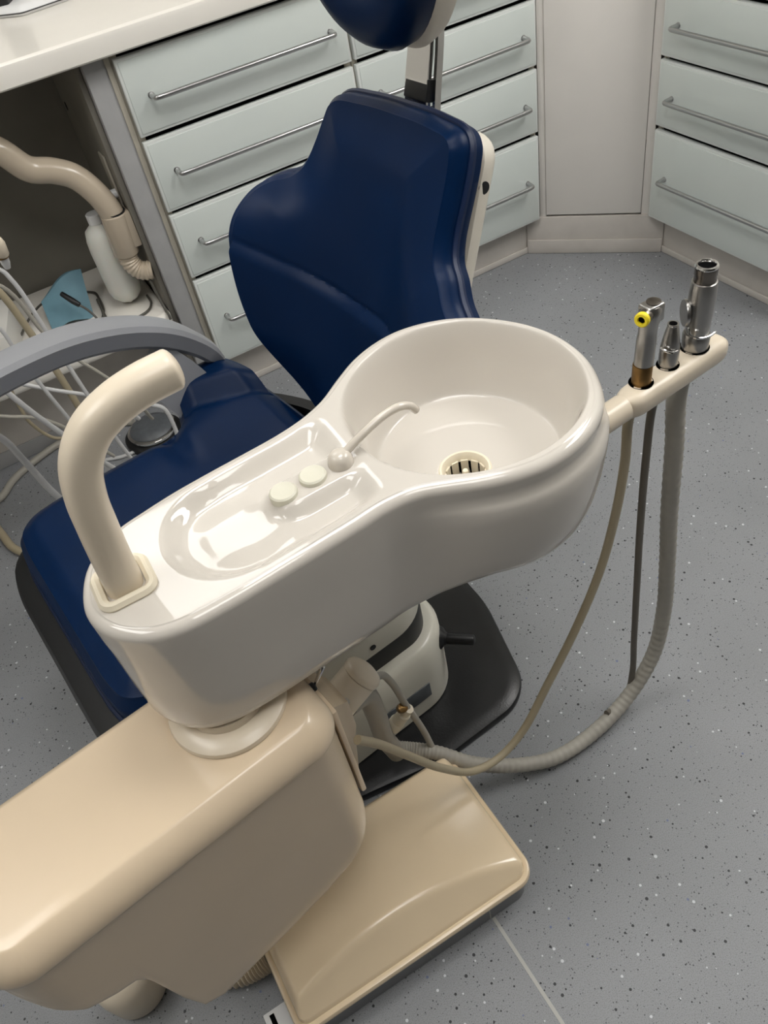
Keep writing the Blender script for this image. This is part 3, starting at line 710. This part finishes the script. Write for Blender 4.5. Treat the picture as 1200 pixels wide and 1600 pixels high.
ins = thing('syringe_coupling', 'small conical steel coupling, middle of the three instruments in the holder', 'handpiece', tuple(hB), 0, 'instruments in the tool holder')
make('cone', G().lathe([(.0118, -.004), (.0122, .012), (.0120, .026), (.0100, .040), (.0066, .0575), (.0056, .0585)], hB, (.03, 0, 1), 28), M['steel'], ins)
make('rim', G().lathe([(.0068, .0572), (.0072, .0582), (.0068, .0592), (.0050, .0592), (.0046, .055)], hB, (.03, 0, 1), 24, cap=False), M['chrome'], ins)
make('bore', G().lathe([(.0048, .0575), (.0048, .0588), (0, .0588)], hB, (.03, 0, 1), 20), M['hole_shade'], ins)
make('lever', G().tube(spline([hB + (-.013, .001, .030), hB + (-.0135, -.006, .030), hB + (-.008, -.0125, .028), hB + (0, -.0130, .027)], 16), .0018, 8), M['chrome'], ins)
h2 = [(hB[0] - .003, hB[1], .836), (.640, .614, .773), (.637, .614, .672), (.64, .615, .536), (.645, .615, .407), (.654, .616, .215), (.660, .617, .10), (.648, .612, .048), (.620, .606, .032), (.585, .600, .046)]
make('hose', G().tube(spline(h2, 80), .0058, 12), M['hose_dark'], ins)

ins = thing('suction_coupling', 'large brushed steel suction coupling with dark open mouth, outermost in the holder', 'handpiece', tuple(hC), 0, 'instruments in the tool holder')
ax = (.02, 0, 1)
make('collar', G().lathe([(.0165, -.004), (.0172, .010), (.0172, .018), (.0160, .022)], hC, ax, 32), M['steel'], ins)
make('barrel', G().lathe([(.0140, .0222), (.0150, .030), (.0158, .050), (.0164, .072), (.0160, .086), (.0150, .0935), (.0138, .094)], hC, ax, 32), M['steel'], ins)
make('neck', G().lathe([(.0134, .0942), (.0128, .101), (.0136, .103), (.0136, .112)], hC, ax, 32), M['darksteel'], ins)
make('mouth_rim', G().lathe([(.0136, .1122), (.0140, .1135), (.0130, .1155), (.0108, .1160), (.0098, .1145), (.0095, .108)], hC, ax, 32, cap=False), M['chrome'], ins)
make('mouth', G().lathe([(.0105, .1120), (.0100, .1125), (0, .1125)], hC, ax, 28), M['hole_shade'], ins)  # flat black disc paints the dark inside of the opening
make('slide_disc', G().lathe([(.0165, 0), (.0170, .002), (.0165, .0045), (0, .0045)], hC + np.array((-.0125, .0075, .052)), (-.86, .50, .05), 28), M['steel'], ins)
make('wire_clip', G().tube(spline([hC + (-.0185, -.003, .038), hC + (-.0190, -.008, .030), hC + (-.013, -.0165, .0265), hC + (-.002, -.0205, .0255), hC + (.012, -.0190, .0255)], 22), .0016, 8, cap_round=2), M['chrome'], ins)
h3 = [(hC[0], hC[1], .836), (.690, .620, .777), (.697, .620, .657), (.706, .621, .515), (.719, .622, .378), (.725, .620, .235), (.703, .612, .125), (.642, .603, .052), (.555, .592, .026), (.457, .592, .024), (.371, .618, .045), (.309, .652, .070), (.262, .694, .095), (.225, .722, .105), (.195, .737, .120)]
N3 = 420
p3 = spline(h3, N3)
r3 = [.0135 + (.0006 * math.cos(2 * math.pi * i / 4) if i > 40 else 0) for i in range(N3)]
make('hose', G().tube([tuple(p) for p in p3], r3, 16), M['hose_grey'], ins)

# ------------------------------------------------------------------ things in the recess
t = thing('suction_pipe', 'thick beige bent pipe and sleeve fixed to the side of the dark recess', 'pipe', (.25, 2.18, .5))
make('pipe', G().tube(spline([(-.30, 2.30, .945), (-.02, 2.24, .915), (.090, 2.20, .858), (.140, 2.20, .792), (.190, 2.20, .770), (.232, 2.195, .742), (.262, 2.185, .696), (.279, 2.18, .645), (.283, 2.18, .61)], 60), .031, 28), M['tubebeige'], t)
make('sleeve', G().lathe([(.031, 0), (.034, .004), (.034, .110), (.031, .113)], (.277, 2.18, .518), (.06, 0, 1), 32), M['tubebeige'], t)
make('clamp_ring', G().lathe([(.0318, 0), (.0325, .004)], (.2838, 2.18, .6315), (.06, 0, 1), 32), M['black'], t)
bl = spline([(.277, 2.18, .520), (.277, 2.178, .495), (.286, 2.172, .474), (.302, 2.165, .463), (.3215, 2.16, .460)], 80)
make('bellows', G().tube([tuple(p) for p in bl], [.025 + .0012 * math.cos(2 * math.pi * i / 8) for i in range(80)], 24), M['tubebeige'], t)
make('side_block', G().box(.296, .3215, 2.155, 2.205, .535, .630, .003), M['tubebeige'], t)
t = thing('water_bottle', 'white translucent plastic bottle with nub hanging beside the beige pipe', 'bottle', (.244, 2.250, .352))
make('body', G().lathe([(.004, 0), (.010, .006), (.028, .016), (.041, .030), (.047, .05), (.048, .17), (.046, .20), (.040, .225), (.022, .240), (.018, .244)], (.244, 2.250, .352), (0, 0, 1), 40), M['bottle'], t)
make('cap', G().lathe([(.021, .2445), (.021, .268), (.019, .270)], (.244, 2.250, .352), (0, 0, 1), 28), M['white'], t)
g = G()
nx, ny = 14, 10
vv = []; ff = []
for j in range(ny):
    for i in range(nx):
        a, b = i / (nx - 1), j / (ny - 1)
        x = .012 + a * .120 + b * .030 - .02 * b * (1 - a); y = 2.235 + b * .10 + .02 * a; z = .352 + b * .085 * (.75 + .35 * a) + .006 * math.sin(a * 5 + b * 4) + .014 * math.sin(a * math.pi)
        vv.append((x, y, z))
n0 = len(vv); vv += [(x, y + .010 + .010 * math.sin(math.pi * (k % nx) / (nx - 1)), max(.3515, z - .004)) for k, (x, y, z) in enumerate(vv[:])]
for j in range(ny - 1):
    for i in range(nx - 1):
        q = j * nx + i; ff += [(q, q + 1, q + nx + 1, q + nx), (n0 + q, n0 + q + nx, n0 + q + nx + 1, n0 + q + 1)]
edge = [i for i in range(nx)] + [j * nx + nx - 1 for j in range(1, ny)] + [(ny - 1) * nx + i for i in range(nx - 2, -1, -1)] + [j * nx for j in range(ny - 2, 0, -1)]
for k in range(len(edge)):
    a, b = edge[k], edge[(k + 1) % len(edge)]; ff.append((a, b, n0 + b, n0 + a))
g.add(vv, ff)
tag(make('paper_pouch', g, M['pouch'], org=(.08, 2.27, .352)), 'crumpled blue paper pouch standing on the low shelf', 'pouch')
t = thing('cable_plug', 'slim black plug with thin grey lead lying over the blue pouch', 'plug', (.10, 2.23, .42))
make('plug_body', G().tube([(.080, 2.262, .445), (.098, 2.238, .425), (.108, 2.226, .414)], [.007, .0085, .007], 12, cap_round=3), M['black'], t)
make('lead', G().tube(spline([(.108, 2.226, .414), (.125, 2.205, .395), (.135, 2.180, .365), (.12, 2.15, .356), (.06, 2.17, .357), (-.02, 2.21, .357), (-.08, 2.25, .357)], 40), .0032, 8), M['cable'], t)
cb = spline([(-.07, 2.30, .36), (-.01, 2.36, .38), (.05, 2.42, .37), (.13, 2.42, .356), (.170, 2.38, .356), (.172, 2.34, .356), (.165, 2.26, .356), (.145, 2.20, .356), (.155, 2.17, .358), (.16, 2.25, .360), (.165, 2.32, .362), (.16, 2.25, .364), (.155, 2.19, .358), (.19, 2.15, .357), (.24, 2.145, .356), (.272, 2.16, .356), (.288, 2.19, .356), (.292, 2.24, .356)], 150)
tag(make('coiled_cable', G().tube(cb, .0034, 8), M['cable'], org=(.15, 2.30, .356)), 'thin grey cable loosely coiled on the low shelf beside the bottle', 'cable')
tag(make('black_lead', G().tube(spline([(.304, 2.155, .445), (.306, 2.145, .40), (.308, 2.132, .368), (.309, 2.118, .3545), (.309, 2.104, .350), (.309, 2.100, .335)], 40), .0038, 8), M['cable'], org=(.3, 2.2, .352)), 'single dark lead running forward from the pipe to the shelf corner', 'cable')
t = thing('carton', 'white carton with yellow and blue printed corner on the low shelf at far left', 'box', (-.14, 2.30, .352))
cm = Matrix.Translation((-.125, 2.30, .352)) @ Matrix.Rotation(math.radians(-14), 4, 'Z')
make('carton_body', G().box(-.10, .055, -.12, .10, 0, .085, .002).xform(cm), M['paper'], t)
make('printed_spot', G().box(-.005, .018, .055, .078, .0852, .0860, .0002).xform(cm), M['yellow'], t)
make('printed_band', G().box(-.04, -.01, .060, .085, .0852, .0860, .0002).xform(cm), M['pouch'], t)

# ------------------------------------------------------------------ instrument cart at far left (mostly outside the frame) and its hoses
t = thing('instrument_cart', 'beige rod of the instrument cart leaning in at the left edge', 'cart', (-.60, 1.75, 0))
make('cart_head', G().box(-.95, -.42, 1.55, 1.95, .78, .86, .02, 3), M['shell'], t)
make('cart_post', G().lathe([(.03, .03), (.03, .80)], (-.70, 1.75, 0), (0, 0, 1), 24), M['shell'], t)
make('cart_foot', G().lathe([(.20, .001), (.20, .02), (.17, .03), (.03, .035)], (-.70, 1.75, 0), (0, 0, 1), 40), M['black'], t)
make('cart_rod', G().tube([(-.43, 1.90, .82), (-.14, 1.90, .70), (-.010, 1.90, .60), (.03, 1.90, .50), (.04, 1.90, .38)], .0085, 12), M['hose_beige'], t)

rod = bpy.data.objects['cart_rod']
bpy.data.meshes.remove(rod.data)
make('cart_rod', G().tube(spline([(-.43, 1.90, .82), (-.20, 1.90, .80), (-.080, 1.90, .735), (-.051, 1.90, .668), (-.034, 1.90, .536), (-.027, 1.90, .46), (-.022, 1.90, .382), (-.019, 1.90, .29)], 40), .0085, 12), M['hose_beige'], t)
HOSES = [
    ('A', .0058, 'hose_white', [(-.43, 1.72, .80), (-.16, 1.72, .79), (-.03, 1.72, .795), (-.014, 1.72, .76), (-.002, 1.72, .63), (.003, 1.72, .561), (.012, 1.72, .454), (.024, 1.72, .318), (.034, 1.72, .24), (.04, 1.74, .16)], 'thin white hose hanging steeply from the small handpiece at the left edge'),
    ('B', .0055, 'hose_grey', [(-.43, 1.78, .81), (-.16, 1.78, .80), (-.041, 1.78, .735), (-.008, 1.78, .601), (.024, 1.78, .523), (.074, 1.78, .431), (.11, 1.80, .33), (.13, 1.84, .24)], 'grey hose passing under the armrest arch in front of the blue pouch'),
    ('C', .0052, 'hose_white', [(-.43, 1.66, .80), (-.18, 1.66, .78), (-.085, 1.66, .72), (-.074, 1.66, .656), (-.068, 1.66, .589), (-.048, 1.66, .452), (-.028, 1.66, .314), (-.01, 1.67, .20)], 'thin white hose in front of the white carton at far left'),
    ('D', .0075, 'hose_white', [(-.43, 1.60, .80), (-.24, 1.60, .76), (-.150, 1.60, .66), (-.132, 1.60, .623), (-.104, 1.60, .542), (-.072, 1.60, .461), (-.035, 1.60, .372), (.02, 1.61, .25)], 'thicker light hose slanting down just under the front of the armrest'),
    ('E', .0062, 'hose_white', [(-.43, 1.82, .80), (-.26, 1.82, .66), (-.16, 1.82, .542), (-.122, 1.82, .504), (-.057, 1.82, .447), (.011, 1.82, .394), (.07, 1.83, .33), (.10, 1.85, .25)], 'nearly level white hose crossing in front of the low shelf edge'),
    ('F', .0060, 'hose_grey', [(-.43, 1.85, .78), (-.30, 1.85, .52), (-.187, 1.85, .418), (-.118, 1.85, .374), (-.071, 1.85, .316), (-.036, 1.85, .249), (0, 1.86, .17)], 'grey hose drooping across the panel below the low shelf'),
    ('G', .0055, 'hose_beige', [(-.43, 1.90, .80), (-.22, 1.90, .66), (-.135, 1.90, .476), (-.139, 1.90, .449), (-.142, 1.90, .392), (-.140, 1.90, .337), (-.106, 1.90, .267), (-.06, 1.90, .255), (0, 1.90, .25)], 'brownish hose curling into a loop below the low shelf'),
    ('I', .0085, 'hose_white', [(-.43, 1.60, .80), (-.26, 1.48, .74), (-.167, 1.45, .61), (-.154, 1.45, .544), (-.141, 1.45, .453), (-.12, 1.45, .374), (-.09, 1.46, .29)], 'thick white hose running down to the front corner of the blue seat'),
    ('J', .0075, 'hose_white', [(.02, 1.97, .27), (.098, 1.95, .245), (.149, 1.95, .209), (.177, 1.95, .18), (.184, 1.95, .12), (.177, 1.95, .07), (.14, 1.96, .035), (.06, 1.98, .012)], 'white hose curving down beside the foot control'),
]
for k, r_, m_, pts, lab in HOSES:
    tag(make('instrument_hose', G().tube(spline(pts, 60), r_ * .8, 10), M[m_], org=pts[-1]), lab, 'hose', 'hoses of the instrument cart')
hp_ = thing('scaler_handpiece', 'small cream and brown handpiece end at the left edge above a white hose', 'handpiece', (-.008, 1.72, .80))
make('tip_body', G().lathe([(.010, 0), (.0135, .006), (.0135, .030), (.010, .040), (.004, .044)], (-.008, 1.72, .812), (.1, -.2, 1), 24), M['beige_light'], hp_)
make('tip_band', G().lathe([(.0138, 0), (.0138, .010)], (-.0095, 1.7215, .813), (.1, -.2, 1), 24), M['brass'], hp_)
make('tip_joint', G().lathe([(.006, -.026), (.009, -.014), (.009, 0)], (-.008, 1.72, .812), (.1, -.2, 1), 20), M['hose_white'], hp_)
fl_ = spline([(-.60, 2.05, .014), (-.40, 2.107, .011), (-.367, 1.99, .011), (-.346, 1.896, .011), (-.317, 1.85, .011), (-.26, 1.80, .011), (-.15, 1.77, .011), (0, 1.80, .011)], 60)
tag(make('floor_hose', G().tube(fl_, .011, 12), M['hose_beige'], org=(-.3, 1.9, 0)), 'beige hose lying on the floor beside the front corner of the blue seat', 'hose')
fl_ = spline([(-.62, 2.16, .011), (-.42, 2.12, .011), (-.336, 2.133, .011), (-.292, 2.182, .011), (-.248, 2.213, .011), (-.124, 2.262, .011), (.02, 2.262, .011), (.10, 2.20, .011)], 60)
tag(make('floor_hose', G().tube(fl_, .0105, 12), M['hose_grey'], org=(-.2, 2.2, 0)), 'dark grey hose lying along the foot of the recess panel', 'hose')
fc = thing('foot_control', 'round dark foot control with chrome rim on the floor below the armrest', 'foot pedal', (.135, 2.09, 0))
make('base', G().lathe([(.088, .001), (.088, .016), (.080, .022)], (.135, 2.10, 0), (0, 0, 1), 48), M['black'], fc)
make('chrome_rim', G().lathe([(.070, .0225), (.075, .026), (.075, .032), (.068, .036)], (.135, 2.10, 0), (0, 0, 1), 48), M['chrome'], fc)
make('pedal_disc', G().lathe([(.066, .0365), (.060, .044), (.04, .050), (0, .052)], (.135, 2.10, 0), (0, 0, 1), 48), M['label'], fc)
tag(make('control_cable', G().tube(spline([(.06, 2.065, .006), (.02, 2.07, .006), (-.05, 2.10, .006), (-.14, 2.12, .006)], 24), .0055, 10), M['hose_white'], org=(0, 2.1, 0)), 'white cable on the floor leading to the foot control', 'cable')
